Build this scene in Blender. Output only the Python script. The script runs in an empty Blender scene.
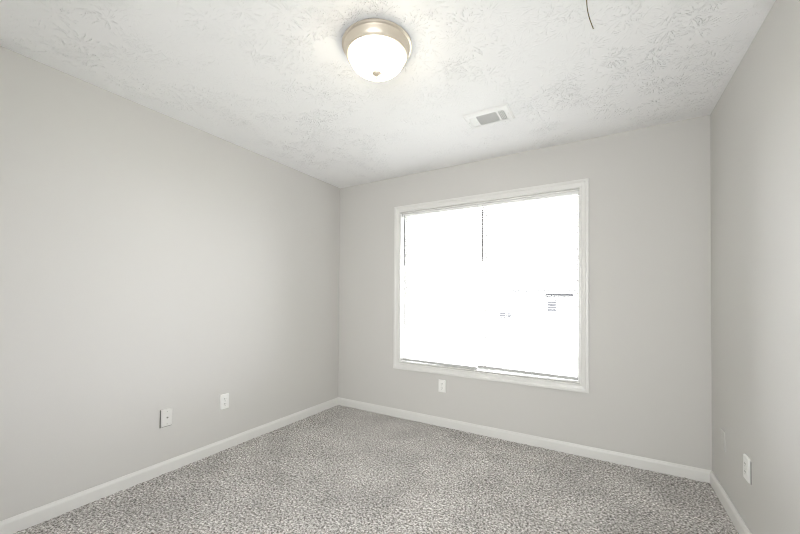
import bpy, bmesh, math, random
import numpy as np
from mathutils import Matrix, Vector
random.seed(4)
S = bpy.context.scene
COL = S.collection
PI = math.pi

# ------------------------------------------------------------------ camera
F, YAW, PITCH, ROLL, SHY = 346.82412, 0.5329, 0.01355, 0.00718, 26.25818
W = 3.19064          # room width (x: left wall 0 -> right wall W)
H = 2.44             # ceiling height
L = 3.75             # room length (y: window wall 0 -> rear wall -L)
fw = Vector((-math.sin(YAW)*math.cos(PITCH), math.cos(YAW)*math.cos(PITCH), math.sin(PITCH)))
rt = Vector((math.cos(YAW), math.sin(YAW), 0)); up = rt.cross(fw)
r2 = rt*math.cos(ROLL) + up*math.sin(ROLL); u2 = -rt*math.sin(ROLL) + up*math.cos(ROLL)
cd = bpy.data.cameras.new('camera'); cam = bpy.data.objects.new('camera', cd); COL.objects.link(cam)
cam.matrix_world = Matrix(((r2.x, u2.x, -fw.x, 2.58219), (r2.y, u2.y, -fw.y, -3.02672),
                           (r2.z, u2.z, -fw.z, 1.20227), (0, 0, 0, 1)))
cd.sensor_width = 36; cd.sensor_fit = 'HORIZONTAL'; cd.lens = F/800*36; cd.shift_y = SHY/800
cd.clip_start = 0.02; cd.clip_end = 300
S.camera = cam

# ------------------------------------------------------------------ world, lights, exposure
SKY = 20.5
LAMP = 15.0
wd = bpy.data.worlds.new('world'); S.world = wd; wd.use_nodes = True
nt = wd.node_tree; bg = nt.nodes['Background']
tc = nt.nodes.new('ShaderNodeTexCoord'); sx = nt.nodes.new('ShaderNodeSeparateXYZ')
nt.links.new(tc.outputs['Generated'], sx.inputs[0])
cr = nt.nodes.new('ShaderNodeValToRGB')                 # overcast sky: zenith brighter than horizon
cr.color_ramp.elements[0].position = 0.0; cr.color_ramp.elements[0].color = (0.82, 0.82, 0.90, 1)
cr.color_ramp.elements[1].position = 0.8; cr.color_ramp.elements[1].color = (0.98, 0.97, 1.0, 1)
nt.links.new(sx.outputs['Z'], cr.inputs[0]); nt.links.new(cr.outputs[0], bg.inputs['Color'])
bg.inputs['Strength'].default_value = SKY

pl = bpy.data.lights.new('window_portal', 'AREA'); pl.shape = 'RECTANGLE'; pl.size = 1.62; pl.size_y = 1.52
pl.cycles.is_portal = True
po = bpy.data.objects.new('window_portal', pl); COL.objects.link(po)
po.location = (1.605, 0.145, 1.31); po.rotation_euler = (-PI/2, 0, 0)     # faces into the room (-Y)

FILL = 30.0
fl = bpy.data.lights.new('fill_light', 'AREA'); fl.shape = 'RECTANGLE'; fl.size = 0.70; fl.size_y = 1.5
fl.energy = FILL; fl.color = (0.965, 0.985, 0.985)
fo = bpy.data.objects.new('fill_light', fl); COL.objects.link(fo)
fl.spread = math.radians(120)
fo.location = (2.56, -L-0.05, 1.10); fo.rotation_euler = (PI/2, 0, math.radians(22))        # added fill lamp behind the camera, set in the rear doorway

S.view_settings.view_transform = 'Standard'; S.view_settings.look = 'None'
S.view_settings.gamma = 1; S.view_settings.exposure = 0.04; S.view_settings.use_curve_mapping = False
S.cycles.use_denoising = True; S.cycles.filter_width = 1.0
S.cycles.max_bounces = 16; S.cycles.diffuse_bounces = 10; S.cycles.transparent_max_bounces = 24
S.cycles.transmission_bounces = 8; S.cycles.glossy_bounces = 4
S.cycles.caustics_reflective = False; S.cycles.caustics_refractive = False
S.cycles.sample_clamp_indirect = 12

# ------------------------------------------------------------------ materials
def mat(name, col, rough=0.5, metal=0.0, spec=0.5):
    m = bpy.data.materials.new(name); m.use_nodes = True
    b = m.node_tree.nodes['Principled BSDF']
    b.inputs['Base Color'].default_value = (*col, 1); b.inputs['Roughness'].default_value = rough
    b.inputs['Metallic'].default_value = metal; b.inputs['Specular IOR Level'].default_value = spec
    return m
def N(m, t, **kw):
    n = m.node_tree.nodes.new(t)
    for k, v in kw.items():
        setattr(n, k, v)
    return n
def LK(m, a, b): m.node_tree.links.new(a, b)
def BS(m): return m.node_tree.nodes['Principled BSDF']
def objco(m): return N(m, 'ShaderNodeTexCoord').outputs['Object']
def noise_bump(m, scale, strength, dist, detail=3, tint=0.0):
    n = N(m, 'ShaderNodeTexNoise'); n.inputs['Scale'].default_value = scale; n.inputs['Detail'].default_value = detail
    LK(m, objco(m), n.inputs['Vector'])
    b = N(m, 'ShaderNodeBump'); b.inputs['Strength'].default_value = strength; b.inputs['Distance'].default_value = dist
    LK(m, n.outputs['Fac'], b.inputs['Height']); LK(m, b.outputs[0], BS(m).inputs['Normal'])
    if tint:
        hs = N(m, 'ShaderNodeMixRGB', blend_type='MULTIPLY'); n2 = N(m, 'ShaderNodeTexNoise'); n2.inputs['Scale'].default_value = scale*.3
        LK(m, objco(m), n2.inputs['Vector'])
        r = N(m, 'ShaderNodeMapRange'); r.inputs['To Min'].default_value = 1-tint; r.inputs['To Max'].default_value = 1+tint
        LK(m, n2.outputs['Fac'], r.inputs['Value'])
        hs.inputs['Fac'].default_value = 1; hs.inputs['Color1'].default_value = BS(m).inputs['Base Color'].default_value
        LK(m, r.outputs[0], hs.inputs['Color2']); LK(m, hs.outputs[0], BS(m).inputs['Base Color'])
    return m

M = {}
M['wall'] = noise_bump(mat('greige_wall_paint', (0.625, 0.614, 0.592), 0.62, 0, 0.25), 260, 0.12, 0.002)
M['trim'] = noise_bump(mat('white_trim_paint', (0.75, 0.745, 0.725), 0.35), 30, 0.04, 0.001)
M['vinyl'] = noise_bump(mat('white_vinyl', (0.86, 0.86, 0.85), 0.35), 60, 0.02, 0.001)
M['plastic'] = noise_bump(mat('white_plate_plastic', (0.86, 0.86, 0.84), 0.3), 80, 0.02, 0.0005)
M['ivory'] = noise_bump(mat('off_white_plate_plastic', (0.73, 0.72, 0.70), 0.35), 80, 0.02, 0.0005)
M['painted_plate'] = noise_bump(mat('wall_painted_plate', (0.617, 0.606, 0.584), 0.55), 200, 0.05, 0.001)
M['slot'] = noise_bump(mat('dark_slot', (0.10, 0.095, 0.09), 0.6), 80, 0.02, 0.0005)
M['side_shade'] = noise_bump(mat('plate_side_shade', (0.17, 0.165, 0.155), 0.8), 80, 0.02, 0.0005)  # dark colour standing in for shade at the plate sides
M['nickel'] = noise_bump(mat('brushed_nickel', (0.74, 0.67, 0.57), 0.42, 0.8), 90, 0.03, 0.0005)
M['steel'] = noise_bump(mat('zinc_screw', (0.6, 0.6, 0.58), 0.35, 0.9), 90, 0.03, 0.0005)
M['grille'] = noise_bump(mat('white_register_enamel', (0.84, 0.84, 0.83), 0.4), 60, 0.03, 0.0005)
M['duct'] = noise_bump(mat('duct_interior', (0.10, 0.10, 0.098), 0.8), 40, 0.1, 0.001)
M['rail'] = noise_bump(mat('grey_rail_vinyl', (0.50, 0.50, 0.49), 0.4), 60, 0.02, 0.001)
M['wand'] = noise_bump(mat('grey_clear_plastic', (0.30, 0.30, 0.30), 0.3), 60, 0.02, 0.0005)
M['cord'] = noise_bump(mat('blind_cord', (0.45, 0.45, 0.44), 0.8), 200, 0.1, 0.0005)
M['wire'] = noise_bump(mat('brown_wire_sheath', (0.16, 0.13, 0.07), 0.5), 200, 0.1, 0.0005)
M['siding'] = mat('neighbour_siding', (0.62, 0.62, 0.60), 0.7)
M['shingle'] = noise_bump(mat('neighbour_roof_shingle', (0.26, 0.26, 0.27), 0.95, 0, 0.1), 3, 0.4, 0.02, 4, 0.3)
M['darkglass'] = mat('neighbour_window_glass', (0.05, 0.05, 0.052), 0.6, 0, 0.0)
M['grass'] = noise_bump(mat('lawn', (0.36, 0.37, 0.33), 0.9), 4, 0.5, 0.05, 6, 0.3)
# siding: lap lines
w_ = N(M['siding'], 'ShaderNodeTexWave', wave_type='BANDS', bands_direction='Z', wave_profile='SAW'); w_.inputs['Scale'].default_value = 2.6
LK(M['siding'], objco(M['siding']), w_.inputs['Vector'])
b_ = N(M['siding'], 'ShaderNodeBump'); b_.inputs['Distance'].default_value = 0.02
LK(M['siding'], w_.outputs['Fac'], b_.inputs['Height']); LK(M['siding'], b_.outputs[0], BS(M['siding']).inputs['Normal'])

# blind slats: white vinyl that lets some daylight through
m = mat('blind_slat_vinyl', (0.90, 0.90, 0.89), 0.4); M['slat'] = m
noise_bump(m, 60, 0.02, 0.0005)
tr = N(m, 'ShaderNodeBsdfTranslucent'); tr.inputs['Color'].default_value = (0.9, 0.9, 0.88, 1)
mx = N(m, 'ShaderNodeMixShader'); mx.inputs[0].default_value = 0.35
LK(m, BS(m).outputs[0], mx.inputs[1]); LK(m, tr.outputs[0], mx.inputs[2])
LK(m, mx.outputs[0], m.node_tree.nodes['Material Output'].inputs['Surface'])

# clear window glass
m = bpy.data.materials.new('window_glass'); m.use_nodes = True; M['glass'] = m
n_ = m.node_tree; n_.nodes.remove(n_.nodes['Principled BSDF'])
t1 = N(m, 'ShaderNodeBsdfTransparent'); t1.inputs['Color'].default_value = (0.95, 0.96, 0.955, 1)
g1 = N(m, 'ShaderNodeBsdfGlossy'); g1.inputs['Roughness'].default_value = 0.02
fr = N(m, 'ShaderNodeFresnel'); fr.inputs['IOR'].default_value = 1.3
ns = N(m, 'ShaderNodeTexNoise'); ns.inputs['Scale'].default_value = 1.5
bp = N(m, 'ShaderNodeBump'); bp.inputs['Strength'].default_value = 0.02; LK(m, ns.outputs['Fac'], bp.inputs['Height']); LK(m, bp.outputs[0], g1.inputs['Normal'])
mx = N(m, 'ShaderNodeMixShader'); LK(m, fr.outputs[0], mx.inputs[0]); LK(m, t1.outputs[0], mx.inputs[1]); LK(m, g1.outputs[0], mx.inputs[2])
LK(m, mx.outputs[0], n_.nodes['Material Output'].inputs['Surface'])

# lit frosted glass bowl
m = mat('lit_frosted_glass', (0.9, 0.88, 0.82), 0.3); M['bowl'] = m
BS(m).inputs['Emission Color'].default_value = (1.0, 0.87, 0.64, 1); BS(m).inputs['Emission Strength'].default_value = LAMP
noise_bump(m, 14, 0.05, 0.002)

# stomp-brushed ceiling plaster: rosettes of radial bristle strokes
m = mat('stomp_ceiling', (0.87, 0.87, 0.87), 0.75, 0, 0.2); M['ceiling'] = m
def rosette(scale, off, rad, seed):
    mp = N(m, 'ShaderNodeMapping'); mp.inputs['Location'].default_value = (off, off*1.7, 0)
    LK(m, objco(m), mp.inputs['Vector'])
    # wobble the coordinates a little so strokes bend
    vo = N(m, 'ShaderNodeTexVoronoi', voronoi_dimensions='2D', feature='F1'); vo.inputs['Scale'].default_value = scale
    vo.inputs['Randomness'].default_value = 0.9
    LK(m, mp.outputs[0], vo.inputs['Vector'])
    sb = N(m, 'ShaderNodeVectorMath', operation='SUBTRACT'); LK(m, mp.outputs[0], sb.inputs[0]); LK(m, vo.outputs['Position'], sb.inputs[1])
    s3 = N(m, 'ShaderNodeSeparateXYZ'); LK(m, sb.outputs[0], s3.inputs[0])
    cb0 = N(m, 'ShaderNodeCombineXYZ'); LK(m, s3.outputs['X'], cb0.inputs[0]); LK(m, s3.outputs['Y'], cb0.inputs[1])
    ln = N(m, 'ShaderNodeVectorMath', operation='LENGTH'); LK(m, cb0.outputs[0], ln.inputs[0])
    nm = N(m, 'ShaderNodeVectorMath', operation='NORMALIZE'); LK(m, cb0.outputs[0], nm.inputs[0])
    sc = N(m, 'ShaderNodeVectorMath', operation='SCALE'); sc.inputs['Scale'].default_value = 8.5; LK(m, nm.outputs[0], sc.inputs[0])
    s4 = N(m, 'ShaderNodeSeparateXYZ'); LK(m, sc.outputs[0], s4.inputs[0])
    rr = N(m, 'ShaderNodeMath', operation='MULTIPLY'); rr.inputs[1].default_value = 30; LK(m, ln.outputs['Value'], rr.inputs[0])
    cb = N(m, 'ShaderNodeCombineXYZ'); LK(m, s4.outputs['X'], cb.inputs[0]); LK(m, s4.outputs['Y'], cb.inputs[1]); LK(m, rr.outputs[0], cb.inputs[2])
    # per-cell offset
    of = N(m, 'ShaderNodeVectorMath', operation='SCALE'); of.inputs['Scale'].default_value = 37; LK(m, vo.outputs['Color'], of.inputs[0])
    ad = N(m, 'ShaderNodeVectorMath', operation='ADD'); LK(m, cb.outputs[0], ad.inputs[0]); LK(m, of.outputs[0], ad.inputs[1])
    no = N(m, 'ShaderNodeTexNoise'); no.inputs['Scale'].default_value = 1.0; no.inputs['Detail'].default_value = 1.5; LK(m, ad.outputs[0], no.inputs['Vector'])
    rp = N(m, 'ShaderNodeMapRange', interpolation_type='SMOOTHSTEP'); rp.inputs['From Min'].default_value = 0.585; rp.inputs['From Max'].default_value = 0.68
    LK(m, no.outputs['Fac'], rp.inputs['Value'])
    # fade: no strokes at the very centre nor beyond the brush
    f1 = N(m, 'ShaderNodeMapRange', interpolation_type='SMOOTHSTEP'); f1.inputs['From Min'].default_value = 0.008; f1.inputs['From Max'].default_value = 0.025; LK(m, ln.outputs['Value'], f1.inputs['Value'])
    f2 = N(m, 'ShaderNodeMapRange', interpolation_type='SMOOTHSTEP'); f2.inputs['From Min'].default_value = rad*0.6; f2.inputs['From Max'].default_value = rad
    f2.inputs['To Min'].default_value = 1; f2.inputs['To Max'].default_value = 0; LK(m, ln.outputs['Value'], f2.inputs['Value'])
    a = N(m, 'ShaderNodeMath', operation='MULTIPLY'); LK(m, rp.outputs[0], a.inputs[0]); LK(m, f1.outputs[0], a.inputs[1])
    b = N(m, 'ShaderNodeMath', operation='MULTIPLY'); LK(m, a.outputs[0], b.inputs[0]); LK(m, f2.outputs[0], b.inputs[1])
    return b.outputs[0]
ra = rosette(5.0, 0.3, 0.125, 1); rb = rosette(6.2, 3.1, 0.10, 2)
mxm = N(m, 'ShaderNodeMath', operation='MAXIMUM'); LK(m, ra, mxm.inputs[0]); LK(m, rb, mxm.inputs[1])
pn = N(m, 'ShaderNodeTexNoise'); pn.inputs['Scale'].default_value = 2.6; pn.inputs['Detail'].default_value = 2; LK(m, objco(m), pn.inputs['Vector'])
pr = N(m, 'ShaderNodeMapRange'); pr.inputs['From Min'].default_value = 0.42; pr.inputs['From Max'].default_value = 0.62; pr.inputs['To Min'].default_value = 0.18; LK(m, pn.outputs['Fac'], pr.inputs['Value'])
ml = N(m, 'ShaderNodeMath', operation='MULTIPLY'); LK(m, mxm.outputs[0], ml.inputs[0]); LK(m, pr.outputs[0], ml.inputs[1])
fn = N(m, 'ShaderNodeTexNoise'); fn.inputs['Scale'].default_value = 60; fn.inputs['Detail'].default_value = 3; LK(m, objco(m), fn.inputs['Vector'])
fs = N(m, 'ShaderNodeMath', operation='MULTIPLY_ADD'); fs.inputs[1].default_value = 0.12; LK(m, fn.outputs['Fac'], fs.inputs[0]); LK(m, ml.outputs[0], fs.inputs[2])
bp = N(m, 'ShaderNodeBump'); bp.inputs['Strength'].default_value = 1.0; bp.inputs['Distance'].default_value = 0.0035
LK(m, fs.outputs[0], bp.inputs['Height']); LK(m, bp.outputs[0], BS(m).inputs['Normal'])

# flecked cut-pile carpet
m = mat('flecked_grey_carpet', (0.4, 0.39, 0.38), 0.95, 0, 0.05); M['carpet'] = m
c1 = N(m, 'ShaderNodeTexNoise'); c1.inputs['Scale'].default_value = 86; c1.inputs['Detail'].default_value = 3; c1.inputs['Roughness'].default_value = 0.65; LK(m, objco(m), c1.inputs['Vector'])
rp = N(m, 'ShaderNodeValToRGB'); e = rp.color_ramp.elements
e[0].position = 0.34; e[0].color = (0.13, 0.120, 0.112, 1); e[1].position = 0.66; e[1].color = (0.86, 0.84, 0.82, 1)
k = e.new(0.45); k.color = (0.34, 0.325, 0.312, 1); k = e.new(0.54); k.color = (0.56, 0.545, 0.53, 1)
LK(m, c1.outputs['Fac'], rp.inputs[0])
c2 = N(m, 'ShaderNodeTexNoise'); c2.inputs['Scale'].default_value = 3.2; c2.inputs['Detail'].default_value = 3; LK(m, objco(m), c2.inputs['Vector'])
r2_ = N(m, 'ShaderNodeMapRange'); r2_.inputs['From Min'].default_value = 0.3; r2_.inputs['From Max'].default_value = 0.7; r2_.inputs['To Min'].default_value = 0.90; r2_.inputs['To Max'].default_value = 1.17; LK(m, c2.outputs['Fac'], r2_.inputs['Value'])
mc = N(m, 'ShaderNodeMixRGB', blend_type='MULTIPLY'); mc.inputs['Fac'].default_value = 1; LK(m, rp.outputs[0], mc.inputs['Color1']); LK(m, r2_.outputs[0], mc.inputs['Color2'])
LK(m, mc.outputs[0], BS(m).inputs['Base Color'])
bp = N(m, 'ShaderNodeBump'); bp.inputs['Strength'].default_value = 0.7; bp.inputs['Distance'].default_value = 0.005; LK(m, c1.outputs['Fac'], bp.inputs['Height']); LK(m, bp.outputs[0], BS(m).inputs['Normal'])

# ------------------------------------------------------------------ mesh helpers
def bx(bm, x0, x1, y0, y1, z0, z1, bevel=0.0, seg=2, mat4=None):
    vs = [bm.verts.new((x, y, z)) for x in (x0, x1) for y in (y0, y1) for z in (z0, z1)]
    q = [(0,1,3,2), (4,6,7,5), (0,4,5,1), (2,3,7,6), (0,2,6,4), (1,5,7,3)]
    fs = [bm.faces.new([vs[i] for i in f]) for f in q]
    if bevel:
        es = list({e for f in fs for e in f.edges})
        r = bmesh.ops.bevel(bm, geom=es, offset=bevel, segments=seg, affect='EDGES', profile=0.5)
        vs = list({v for f in r['faces'] for v in f.verts} | {v for v in vs if v.is_valid})
    if mat4 is not None: bmesh.ops.transform(bm, matrix=mat4, verts=vs)
    return vs
def cyl(bm, c, axis, r, h, n=20, r2=None, bevel=0):
    z = Vector(axis).normalized(); q = z.to_track_quat('Z', 'Y').to_matrix().to_4x4()
    bmesh.ops.create_cone(bm, cap_ends=True, segments=n, radius1=r, radius2=r if r2 is None else r2, depth=h,
                          matrix=Matrix.Translation(Vector(c)) @ q)
def lathe(bm, prof, c, n=64):
    rings = []
    for r, z in prof:
        if r < 1e-6: rings.append([bm.verts.new((c[0], c[1], c[2]+z))])
        else: rings.append([bm.verts.new((c[0]+r*math.cos(2*PI*i/n), c[1]+r*math.sin(2*PI*i/n), c[2]+z)) for i in range(n)])
    for a, b in zip(rings, rings[1:]):
        for i in range(n):
            j = (i+1) % n
            va = [a[0]] if len(a) == 1 else [a[i], a[j]]
            vb = [b[0]] if len(b) == 1 else [b[j], b[i]]
            if len(va)+len(vb) >= 3: bm.faces.new(va+vb)
def tube(bm, pts, r, n=8):
    pts = [Vector(p) for p in pts]; rings = []
    for i, p in enumerate(pts):
        t = (pts[min(i+1, len(pts)-1)]-pts[max(i-1, 0)]).normalized()
        a = t.cross(Vector((0.3, 1, 0.2))).normalized(); b = t.cross(a)
        rings.append([bm.verts.new(p+r*(a*math.cos(2*PI*k/n)+b*math.sin(2*PI*k/n))) for k in range(n)])
    for A, B in zip(rings, rings[1:]):
        for k in range(n): bm.faces.new((A[k], A[(k+1) % n], B[(k+1) % n], B[k]))
    bm.faces.new(rings[0][::-1]); bm.faces.new(rings[-1])
def obj(name, bm, m, parent=None, smooth=False):
    bmesh.ops.recalc_face_normals(bm, faces=bm.faces)
    me = bpy.data.meshes.new(name); bm.to_mesh(me); bm.free()
    me.materials.append(m)
    if smooth:
        me.polygons.foreach_set('use_smooth', [True]*len(me.polygons))
        me.set_sharp_from_angle(angle=math.radians(35))
    o = bpy.data.objects.new(name, me); COL.objects.link(o)
    if parent: o.parent = parent
    return o
def struct(name, bm, m, parent=None):
    o = obj(name, bm, m, parent)
    if not parent: o['kind'] = 'structure'
    return o
def thing(name, label, cat, loc=(0, 0, 0), rotz=0, group=None):
    o = bpy.data.objects.new(name, None); COL.objects.link(o); o.empty_display_size = 0.1
    o.location = loc; o.rotation_euler = (0, 0, rotz); o['label'] = label; o['category'] = cat
    if group: o['group'] = group
    return o
def NB(): return bmesh.new()

# ------------------------------------------------------------------ room shell
T = 0.15                                     # wall thickness
WX0, WX1, WZ0, WZ1 = 0.798, 2.414, 0.552, 2.066     # window opening
bm = NB(); bx(bm, -T, 0, -L-T, T, -0.1, H+0.1); struct('wall_left', bm, M['wall'])
bm = NB(); bx(bm, W, W+T, -L-T, T, -0.1, H+0.1); struct('wall_right', bm, M['wall'])
bm = NB()                                    # wall with the window hole, one mesh
xs = (0, WX0, WX1, W); zs = (-0.1, WZ0, WZ1, H+0.1)
g = {}
for yi, y in enumerate((0, T)):
    for i, x in enumerate(xs):
        for k_, z in enumerate(zs): g[yi, i, k_] = bm.verts.new((x, y, z))
for yi in (0, 1):
    for i in range(3):
        for k_ in range(3):
            if (i, k_) != (1, 1): bm.faces.new((g[yi,i,k_], g[yi,i+1,k_], g[yi,i+1,k_+1], g[yi,i,k_+1]))
def rim(a, b): bm.faces.new((g[0,*a], g[0,*b], g[1,*b], g[1,*a]))
loop = [(1,1), (2,1), (2,2), (1,2)]
for a, b in zip(loop, loop[1:]+loop[:1]): rim(a, b)
out = [(0,0),(1,0),(2,0),(3,0),(3,1),(3,2),(3,3),(2,3),(1,3),(0,3),(0,2),(0,1)]
for a, b in zip(out, out[1:]+out[:1]): rim(a, b)
struct('wall_back', bm, M['wall'])
DX0, DX1, DZ = 2.15, 2.97, 2.04              # added doorway in the rear wall, placed to suit the fill lamp
bm = NB()
bx(bm, 0, DX0, -L-T, -L, -0.1, H+0.1); bx(bm, DX1, W, -L-T, -L, -0.1, H+0.1); bx(bm, DX0, DX1, -L-T, -L, DZ, H+0.1)
bx(bm, DX0, DX1, -L-T, -L, -0.1, 0)
struct('wall_front', bm, M['wall'])
HY0, HY1 = -L-T-1.25, -L-T                  # added unseen hall, blocks sky light at the doorway
bm = NB(); bx(bm, 0.6, 3.8, HY0-0.1, HY0, -0.1, H+0.1); bx(bm, 0.5, 0.6, HY0-0.1, HY1, -0.1, H+0.1); bx(bm, 3.8, 3.9, HY0-0.1, HY1, -0.1, H+0.1)
bx(bm, W+T, 3.8, HY1-0.05, HY1, -0.1, H+0.1)
struct('wall_added_hall', bm, M['wall'])
bm = NB(); bx(bm, 0.6, 3.8, HY0, HY1, H, H+0.1); struct('ceiling_added_hall', bm, M['ceiling'])
bm = NB(); bx(bm, 0.6, 3.8, HY0, HY1, -0.1, 0); struct('floor_added_hall', bm, M['carpet'])
bm = NB(); bx(bm, 0, W, -L, 0, H, H+0.1); struct('ceiling', bm, M['ceiling'])

# carpet: slab with a tufted top surface
def carpet():
    st = 0.0075
    nx = int(W/st)+1; ny = int(3.4/st)+1
    X = np.linspace(0, W, nx); Y = np.linspace(-3.4, 0, ny)
    XX, YY = np.meshgrid(X, Y)
    rng = np.random.default_rng(5)
    hgt = rng.normal(0, 1, XX.shape)
    hgt = (hgt + 0.5*(np.roll(hgt, 1, 0)+np.roll(hgt, 1, 1)))/1.3
    lowf = np.sin(XX*9+2*np.sin(YY*5))*np.sin(YY*11+1.5*np.sin(XX*7))
    Z = 0.0 + 0.0017*hgt + 0.0008*lowf
    XX = XX + rng.normal(0, 0.0015, XX.shape)*(XX > 0)*(XX < W)
    co = np.stack([XX, YY, Z], -1).reshape(-1, 3)
    idx = np.arange(nx*ny).reshape(ny, nx)
    q = np.stack([idx[:-1, :-1], idx[:-1, 1:], idx[1:, 1:], idx[1:, :-1]], -1).reshape(-1, 4)
    # border of the slab: rear strip and underside
    base = len(co)
    extra = np.array([[0, -L, 0], [W, -L, 0], [0, -L, -0.1], [W, -L, -0.1], [0, 0, -0.1], [W, 0, -0.1]])
    co = np.vstack([co, extra])
    me = bpy.data.meshes.new('floor')
    me.vertices.add(len(co)); me.vertices.foreach_set('co', co.ravel())
    q2 = np.array([[base, base+1, idx[0, -1], idx[0, 0]], [base+2, base+4, base+5, base+3], [base, base+2, base+3, base+1]])
    q = np.vstack([q, q2])
    me.loops.add(q.size); me.loops.foreach_set('vertex_index', q.ravel())
    me.polygons.add(len(q)); me.polygons.foreach_set('loop_start', np.arange(0, q.size, 4)); me.polygons.foreach_set('loop_total', np.full(len(q), 4))
    me.update(calc_edges=True); me.validate()
    me.polygons.foreach_set('use_smooth', [True]*len(me.polygons))
    me.materials.append(M['carpet'])
    o = bpy.data.objects.new('floor', me); COL.objects.link(o); o['kind'] = 'structure'
carpet()

# baseboards: profile with a small moulded top
HB = 0.081
PROF = [(0, -0.012), (0.0135, -0.012), (0.0135, HB-0.022), (0.0125, HB-0.017), (0.0085, HB-0.009), (0.0065, HB-0.003), (0.0045, HB), (0, HB)]
def board(name, a, b, nrm, ma, mb):
    """profile swept from a to b; nrm = inward normal; ma/mb = +-1 mitre at the ends"""
    a = Vector(a); b = Vector(b); n = Vector(nrm); t = (b-a).normalized(); bm = NB()
    A = [bm.verts.new(a+n*d+t*d*ma+Vector((0, 0, z))) for d, z in PROF]
    B = [bm.verts.new(b+n*d-t*d*mb+Vector((0, 0, z))) for d, z in PROF]
    k = len(PROF)
    for i in range(k): bm.faces.new((A[i], A[(i+1) % k], B[(i+1) % k], B[i]))
    bm.faces.new(A[::-1]); bm.faces.new(B)
    struct(name, bm, M['trim'])
board('baseboard_left', (0, -L, 0), (0, 0, 0), (1, 0, 0), 1, 1)
board('baseboard_back', (0, 0, 0), (W, 0, 0), (0, -1, 0), 1, 1)
board('baseboard_right', (W, 0, 0), (W, -L, 0), (-1, 0, 0), 1, 1)
board('baseboard_front', (DX0-0.065, -L, 0), (0, -L, 0), (0, 1, 0), 0, 1)

# casing of the added doorway (behind the camera)
bm = NB()
bx(bm, DX0-0.06, DX0, -L, -L+0.016, 0, DZ+0.06, 0.003); bx(bm, DX1, DX1+0.06, -L, -L+0.016, 0, DZ+0.06, 0.003); bx(bm, DX0, DX1, -L, -L+0.016, DZ, DZ+0.06, 0.003)
struct('trim_added_doorway', bm, M['trim'])

# ------------------------------------------------------------------ window
def frame_sweep(bm, x0, x1, z0, z1, prof):
    """prof: list of (outward offset from opening, y) swept round the rectangle with mitred corners"""
    rings = []
    for d, y in prof:
        rings.append([bm.verts.new(p) for p in ((x0-d, y, z0-d), (x1+d, y, z0-d), (x1+d, y, z1+d), (x0-d, y, z1+d))])
    k = len(prof)
    for i in range(k):
        A = rings[i]; B = rings[(i+1) % k]
        for j in range(4): bm.faces.new((A[j], A[(j+1) % 4], B[(j+1) % 4], B[j]))
# casing (picture-frame trim on the room side)
bm = NB()
frame_sweep(bm, WX0, WX1, WZ0, WZ1, [(0.003, 0.0), (0.003, -0.010), (0.006, -0.0125), (0.014, -0.0125), (0.018, -0.010), (0.040, -0.0135),
                                     (0.047, -0.019), (0.060, -0.0195), (0.0645, -0.017), (0.0655, -0.013), (0.0655, 0.0)])
struct('trim_1', bm, M['trim'])
win = bpy.data.objects.new('window_1', None); COL.objects.link(win); win.location = (0, 0, 0); win['kind'] = 'structure'
bm = NB()                                    # jamb liner, flush with the opening
frame_sweep(bm, WX0+0.004, WX1-0.004, WZ0+0.008, WZ1-0.008, [(0, -0.003), (0.0055, -0.003), (0.0055, 0.10), (0, 0.10)])
obj('jamb', bm, M['trim'], win)
bm = NB()                                    # slim vinyl frame
frame_sweep(bm, WX0+0.026, WX1-0.026, WZ0+0.026, WZ1-0.024, [(0, 0.102), (0.028, 0.102), (0.028, 0.148), (0, 0.148)])
fr_ = obj('window_frame', bm, M['vinyl'], win)
XM = 1.645
for (x0, x1) in ((WX0+0.026, XM-0.012), (XM+0.012, WX1-0.026)):
    bm = NB(); bx(bm, x0, x1, 0.124, 0.128, WZ0+0.024, WZ1-0.022); obj('pane', bm, M['glass'], win)
bm = NB(); bx(bm, XM-0.013, XM+0.013, 0.104, 0.146, WZ0+0.026, WZ1-0.024, 0.002); obj('mullion', bm, M['vinyl'], win)

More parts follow.
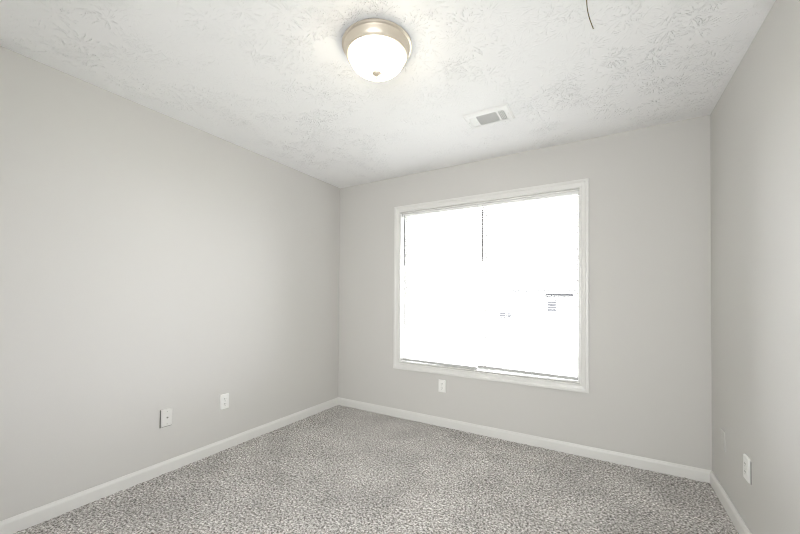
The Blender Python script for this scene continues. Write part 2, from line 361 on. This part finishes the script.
# ------------------------------------------------------------------ blinds
def blind(x0, x1, zl, zr, label, wand):
    """mini blind from x0 to x1; bottom rail height zl at its left end, zr at its right end"""
    yc = 0.045; top = WZ1-0.009
    t = thing('window_blind', label, 'blind', ((x0+x1)/2, yc, min(zl, zr)), 0, 'mini blinds in the window')
    cx = (x0+x1)/2; cz = min(zl, zr); w = (x1-x0)/2
    bm = NB()                                # head rail, open channel
    hb = top-0.024-cz; ht = top-cz
    bx(bm, -w, w, -0.013, -0.0115, hb, ht); bx(bm, -w, w, 0.0115, 0.013, hb, ht); bx(bm, -w, w, -0.0115, 0.0115, hb, hb+0.0015)
    for s in (-1, 1): bx(bm, s*w-0.001, s*w+0.001, -0.013, 0.013, hb, ht)
    obj('head_rail', bm, M['vinyl'], t)
    n = 69
    z0m = (zl+zr)/2+0.020-cz; z1 = hb-0.012
    tilt = math.radians(-11)
    bm = NB()
    for i in range(n):
        f = i/(n-1); z = z0m+(z1-z0m)*f
        sk = (zr-zl)/2*(1-f)**1.5
        P = []
        for a, zz in ((-0.0125, 0), (-0.0065, 0.0012), (0, 0.0016), (0.0065, 0.0012), (0.0125, 0)):
            yy = a*math.cos(tilt)-zz*math.sin(tilt); z2 = a*math.sin(tilt)+zz*math.cos(tilt)
            P.append((yy, z2))
        rows = []
        ww = w-0.004
        for sx_ in (-1, 1):
            rows.append([bm.verts.new((sx_*ww, yy, z+z2+sk*sx_)) for yy, z2 in P])
            rows.append([bm.verts.new((sx_*ww, yy, z+z2+sk*sx_-0.00035)) for yy, z2 in P])
        A, A2, B, B2 = rows
        for k in range(4):
            bm.faces.new((A[k], A[k+1], B[k+1], B[k])); bm.faces.new((A2[k], B2[k], B2[k+1], A2[k+1]))
        bm.faces.new((A[0], B[0], B2[0], A2[0])); bm.faces.new((A[4], A2[4], B2[4], B[4]))
        bm.faces.new(A+A2[::-1]); bm.faces.new(B[::-1]+B2)
    obj('slats', bm, M['slat'], t)
    bm = NB()
    ang = math.atan2(zl-zr, 2*w)
    bx(bm, -w+0.003, w-0.003, -0.0125, 0.0125, -0.011, 0.011, 0.004, 2,
       Matrix.Translation((0, 0, (zl+zr)/2-cz)) @ Matrix.Rotation(ang, 4, 'Y'))
    obj('bottom_rail', bm, M['rail'], t)
    for xx in (-w+0.032, 0.0, w-0.032):
        zb = (zl+zr)/2-cz+(zr-zl)/2*xx/w
        for yy in (-0.0137, 0.0137):
            bm = NB(); bx(bm, xx-0.0005, xx+0.0005, yy-0.0004, yy+0.0004, zb, hb); obj('ladder_cord', bm, M['cord'], t)
    bm = NB(); xw = -w+wand
    cyl(bm, (xw, -0.020, hb-0.035-0.225), (0, 0, 1), 0.0072, 0.45, 12); cyl(bm, (xw, -0.020, hb-0.015), (0, 0, 1), 0.0022, 0.05, 8)
    cyl(bm, (xw, -0.020, hb-0.490), (0, 0, 1), 0.0080, 0.018, 8)
    obj('tilt_wand', bm, M['wand'], t)
    return t
blind(0.806, 1.587, 0.579, 0.570, 'white mini blind on the left, hanging slightly lower, its bottom rail almost on the sill', 0.024)
blind(1.592, 2.406, 0.588, 0.577, 'white mini blind on the right side of the window, its bottom rail a little higher', 0.048)

# ------------------------------------------------------------------ ceiling light
lc = (1.620, -1.634)
t = thing('ceiling_light', 'flush round ceiling light with nickel pan and lit frosted glass bowl', 'ceiling light', (lc[0], lc[1], H))
bm = NB()
lathe(bm, [(0, 0), (0.169, 0), (0.1715, -0.003), (0.1715, -0.009), (0.168, -0.0125), (0.163, -0.014), (0.161, -0.018), (0.160, -0.024),
           (0.156, -0.036), (0.152, -0.043), (0.1495, -0.048), (0.1495, -0.054), (0.1465, -0.057), (0.141, -0.057), (0.138, -0.054), (0.12, -0.051), (0, -0.050)], (0, 0, 0), 96)
obj('lamp_pan', bm, M['nickel'], t, True)
bm = NB(); pf = []
R0, Dp = 0.1350, 0.080
for i in range(19):
    a = (PI/2)*i/18; pf.append((R0*math.cos(a)**0.92 if i < 18 else 0, -0.057-Dp*math.sin(a)))
lathe(bm, [(0.1350, -0.052)]+pf, (0, 0, 0), 96)
obj('glass_bowl', bm, M['bowl'], t, True)
bm = NB()
zb = -0.057-Dp
lathe(bm, [(0, zb+0.006), (0.022, zb+0.004), (0.023, zb), (0.020, zb-0.005), (0.012, zb-0.011), (0.007, zb-0.014), (0.004, zb-0.016), (0.006, zb-0.019), (0.0065, zb-0.022), (0.005, zb-0.026), (0.002, zb-0.029), (0, zb-0.029)], (0, 0, 0), 32)
obj('finial', bm, M['nickel'], t, True)

# ------------------------------------------------------------------ ceiling vent
vx0, vx1, vy0, vy1 = 1.750, 2.056, -0.808, -0.600
t = thing('ceiling_vent', 'white metal air vent with three louvred sections set in the ceiling', 'air vent', ((vx0+vx1)/2, (vy0+vy1)/2, H))
cx, cy = (vx0+vx1)/2, (vy0+vy1)/2
secs = [(1.782-cx, 1.820-cx), (1.832-cx, 1.966-cx), (1.980-cx, 2.020-cx)]
sy0, sy1 = -0.760-cy, -0.627-cy
hx, hy = (vx1-vx0)/2, (vy1-vy0)/2
bm = NB(); zf = -0.009                       # face plate with three openings, dished edge
xs = [-hx+0.012, secs[0][0], secs[0][1], secs[1][0], secs[1][1], secs[2][0], secs[2][1], hx-0.012]; ys = [-hy+0.012, sy0, sy1, hy-0.012]
gv = {(i, j, k): bm.verts.new((x, y, zf+k*0.0012)) for i, x in enumerate(xs) for j, y in enumerate(ys) for k in (0, 1)}
for k in (0, 1):
    for i in range(7):
        for j in range(3):
            if not (j == 1 and i in (1, 3, 5)): bm.faces.new((gv[i,j,k], gv[i+1,j,k], gv[i+1,j+1,k], gv[i,j+1,k]))
for i in (1, 3, 5):
    lp = [(i,1), (i+1,1), (i+1,2), (i,2)]
    for a, b in zip(lp, lp[1:]+lp[:1]): bm.faces.new((gv[a+(0,)], gv[b+(0,)], gv[b+(1,)], gv[a+(1,)]))
# sloping edge down to the ceiling
co = [(-1, -1), (1, -1), (1, 1), (-1, 1)]
inn = [bm.verts.new((sx_*(hx-0.012), sy_*(hy-0.012), zf)) for sx_, sy_ in co]; ou = [bm.verts.new((sx_*hx, sy_*hy, -0.002)) for sx_, sy_ in co]; o2 = [bm.verts.new((sx_*hx, sy_*hy, 0)) for sx_, sy_ in co]
for j in range(4):
    jj = (j+1) % 4
    bm.faces.new((inn[j], inn[jj], ou[jj], ou[j])); bm.faces.new((ou[j], ou[jj], o2[jj], o2[j]))
bmesh.ops.remove_doubles(bm, verts=bm.verts, dist=1e-5)
obj('face_plate', bm, M['grille'], t)
bm = NB()                                    # shallow duct box behind the face
bx(bm, secs[0][0]-0.004, secs[2][1]+0.004, sy0-0.004, sy1+0.004, -0.0012, 0.0)
obj('duct_opening', bm, M['duct'], t)
def louvre(sec, along, tilt, n, hw=0.0052):
    bm = NB(); x0, x1 = sec
    for i in range(n):
        f = (i+0.5)/n
        if along == 'x':
            mm = Matrix.Translation(((x0+x1)/2, sy0+(sy1-sy0)*f, zf+0.004)) @ Matrix.Rotation(tilt, 4, 'X')
            bx(bm, -(x1-x0)/2, (x1-x0)/2, -0.0036, 0.0036, -0.0004, 0.0004, 0, 2, mm)
        else:
            mm = Matrix.Translation((x0+(x1-x0)*f, (sy0+sy1)/2, zf+0.004)) @ Matrix.Rotation(tilt, 4, 'Y')
            bx(bm, -hw, hw, -(sy1-sy0)/2, (sy1-sy0)/2, -0.0004, 0.0004, 0, 2, mm)
    obj('louvre_bank', bm, M['grille'], t)
louvre(secs[0], 'y', math.radians(-25), 4)
louvre(secs[1], 'x', math.radians(14), 15)
louvre(secs[2], 'y', math.radians(8), 4, 0.0031)
for sx_ in (-1, 1):
    bm = NB(); cyl(bm, (sx_*(hx-0.020), 0.0, zf-0.001), (0, 0, 1), 0.0035, 0.002, 14); bx(bm, sx_*(hx-0.020)-0.003, sx_*(hx-0.020)+0.003, -0.0005, 0.0005, zf-0.0024, zf-0.0018)
    obj('screw', bm, M['steel'], t)

# ------------------------------------------------------------------ wall plates.  Local frame: x right, z up, -y out of the wall
PW, PH, PT = 0.072, 0.117, 0.009
def plate_mesh(th=PT):
    bm = NB(); w, h = PW/2, PH/2
    ringz = [(w, h, 0), (w, h, -th*0.45), (w-0.0015, h-0.0015, -th*0.8), (w-0.005, h-0.005, -th)]
    R = [[bm.verts.new((sx_*a, y, sz*b)) for sx_, sz in ((-1, -1), (1, -1), (1, 1), (-1, 1))] for a, b, y in ringz]
    for A, B in zip(R, R[1:]):
        for j in range(4): bm.faces.new((A[j], A[(j+1) % 4], B[(j+1) % 4], B[j]))
    bm.faces.new(R[0]); bm.faces.new(R[-1])
    return bm
def screw(t, x, z, y=-PT, m='plastic'):
    bm = NB(); cyl(bm, (x, y-0.0005, z), (0, 1, 0), 0.0032, 0.0018, 16); s = obj('screw', bm, M[m], t)
    bm = NB(); bx(bm, x-0.0026, x+0.0026, y-0.0017, y-0.0013, z-0.0004, z+0.0004); obj('screw_slot', bm, M['slot'], s)
def outlet(loc, rz, label):
    t = thing('wall_outlet', label, 'power outlet', loc, rz, 'white duplex outlets on the walls')
    obj('cover_plate', plate_mesh(), M['plastic'], t)
    for s in (-1, 1):
        z = s*0.0195
        bm = NB(); y0 = -PT-0.0015                        # rounded receptacle face
        n = 28; F1 = []; F2 = []
        for i in range(n):
            a = 2*PI*i/n; x_ = 0.0172*math.cos(a); z_ = max(-0.0135, min(0.0135, 0.0172*math.sin(a)))
            F1.append(bm.verts.new((x_, y0, z+z_))); F2.append(bm.verts.new((x_, -PT+0.001, z+z_)))
        bmesh.ops.remove_doubles(bm, verts=bm.verts, dist=1e-6)
        bm.faces.new(F1)
        for i in range(n): bm.faces.new((F1[i], F1[(i+1) % n], F2[(i+1) % n], F2[i]))
        rc = obj('receptacle', bm, M['plastic'], t)
        for (dx, hh) in ((-0.0065, 0.0046), (0.0065, 0.0038)):
            bm = NB(); bx(bm, dx-0.0013, dx+0.0013, y0-0.0003, y0+0.0003, z+0.003-hh, z+0.003+hh); obj('blade_slot', bm, M['slot'], rc)
        bm = NB(); cyl(bm, (0, y0, z-0.0085), (0, 1, 0), 0.0027, 0.0006, 14); obj('ground_hole', bm, M['slot'], rc)
    screw(t, 0, 0)
    return t
outlet((0, -1.3625, 0.3775), PI/2, 'white duplex outlet on the left wall, beside the jack plate')
outlet((1.2655, 0, 0.3775), 0, 'white duplex outlet on the back wall under the window')
ot = outlet((W, -0.668, 0.373), -PI/2, 'white duplex outlet low on the right wall')
bm = NB(); bx(bm, 0.040, 0.049, -0.0012, 0.0, -0.058, 0.050); obj('shade_strip', bm, M['side_shade'], ot)   # dark strip painting in the shade along the plate's side

t = thing('jack_plate', 'white wall plate with one small dark cable jack on the left wall', 'jack plate', (0, -1.782, 0.3745), PI/2)
obj('cover_plate', plate_mesh(0.010), M['ivory'], t)
bm = NB(); bx(bm, -0.0415, -0.034, -0.004, 0.0, -0.062, 0.058); bx(bm, -0.034, 0.034, -0.003, 0.0, -0.0615, -0.056); obj('shade_edge', bm, M['side_shade'], t)  # dark strips painting in the plate's shaded side and lower edge
bm = NB(); cyl(bm, (0, -0.0105, 0.001), (0, 1, 0), 0.0075, 0.002, 6); cyl(bm, (0, -0.0135, 0.001), (0, 1, 0), 0.0052, 0.007, 20); j = obj('coax_jack', bm, M['steel'], t)
bm = NB(); cyl(bm, (0, -0.0171, 0.001), (0, 1, 0), 0.0042, 0.0005, 16); obj('jack_hole', bm, M['slot'], j)
for s in (-1, 1): screw(t, 0, s*0.042, -0.010, 'steel')

t = thing('blank_plate', 'blank wall plate painted wall colour, low on the right wall near the corner', 'wall plate', (W, -0.262, 0.371), -PI/2)
obj('cover_plate', plate_mesh(0.006), M['painted_plate'], t)
for s in (-1, 1): screw(t, 0, s*0.030, -0.006, 'painted_plate')

# ------------------------------------------------------------------ loose wire at the ceiling
t = thing('ceiling_wire', 'short thin brown wire hanging curved from the ceiling at the top edge', 'wire', (2.508, -1.440, H))
bm = NB(); P0 = Vector((0, 0, 0))
key = [Vector(v) for v in ((0.0097, 0.0046, 0.004), (0.0112, 0.0198, -0.006), (0.0123, 0.0494, -0.014), (0.0154, 0.077, -0.021), (0.0214, 0.1105, -0.028), (0.032, 0.1578, -0.036))]
pts = []
for i in range(len(key)-1):
    a, b, c, d = key[max(i-1, 0)], key[i], key[i+1], key[min(i+2, len(key)-1)]
    for k in range(6):
        s = k/6; pts.append(0.5*((2*b)+(c-a)*s+(2*a-5*b+4*c-d)*s*s+(3*b-a-3*c+d)*s**3))
pts.append(key[-1])
tube(bm, pts, 0.0021, 8); obj('wire_strand', bm, M['wire'], t, True)
bm = NB(); lathe(bm, [(0, 0.0), (0.008, 0.0), (0.007, -0.004), (0.003, -0.008), (0, -0.008)], (0, 0, 0), 20); obj('wire_anchor', bm, M['wire'], t, True)

# ------------------------------------------------------------------ outside
GZ = -3.0
bm = NB(); bx(bm, -60, 60, 0.5, 90, GZ-0.3, GZ); struct('ground', bm, M['grass'])
def house(x0, x1, y0, y1, eave, ridge):
    t = thing('neighbour_house', 'low neighbouring house with pale siding and dark roof seen through the blind', 'house', ((x0+x1)/2, y0, GZ))
    cx = (x0+x1)/2; w = (x1-x0)/2; d = y1-y0; he = eave-GZ; hr = ridge-GZ
    bm = NB(); bx(bm, -w, w, 0, d, 0, he)
    obj('house_wall', bm, M['siding'], t)
    bm = NB()
    o = 0.3; A = [bm.verts.new(p) for p in ((-w-o, -o, he-0.1), (w+o, -o, he-0.1), (w+o, d/2, hr), (-w-o, d/2, hr), (w+o, d+o, he-0.1), (-w-o, d+o, he-0.1))]
    B = [bm.verts.new((v.co.x, v.co.y, v.co.z-0.15)) for v in A]
    for R in (A, B): bm.faces.new((R[0], R[1], R[2], R[3])); bm.faces.new((R[3], R[2], R[4], R[5]))
    lp = [0, 1, 2, 4, 5, 3]
    for a, b in zip(lp, lp[1:]+lp[:1]): bm.faces.new((A[a], A[b], B[b], B[a]))
    obj('roof', bm, M['shingle'], t)
    for s in (-1, 1):
        bm = NB()
        vs = [bm.verts.new(p) for p in ((s*w, 0, he), (s*w, d, he), (s*w, d/2, hr-0.15))]; v2 = [bm.verts.new((v.co.x-s*0.1, v.co.y, v.co.z)) for v in vs]
        bm.faces.new(vs); bm.faces.new(v2)
        for a in range(3): bm.faces.new((vs[a], vs[(a+1) % 3], v2[(a+1) % 3], v2[a]))
        obj('gable', bm, M['siding'], t)
    bm = NB(); bx(bm, -1.58-cx, w+o, -o-0.12, -o, he-0.16, he-0.06, 0.01); obj('gutter', bm, M['darkglass'], t)
    for (a, b, z0, z1) in ((-0.02, 1.25, 1.28, 1.52), (0.08, 0.50, 0.58, 1.15), (-2.34, -1.99, 0.15, 0.44), (-1.90, -1.72, 0.15, 0.44)):
        bm = NB(); bx(bm, a-cx-0.08, b-cx+0.08, -0.06, 0.0, z0-GZ-0.08, z1-GZ+0.06, 0.01); f_ = obj('house_window', bm, M['vinyl'], t)
        bm = NB(); bx(bm, a-cx, b-cx, -0.075, -0.055, z0-GZ, z1-GZ); obj('window_glass', bm, M['darkglass'], f_)
house(-3.2, 3.6, 16.0, 24.0, 1.74, 3.0)
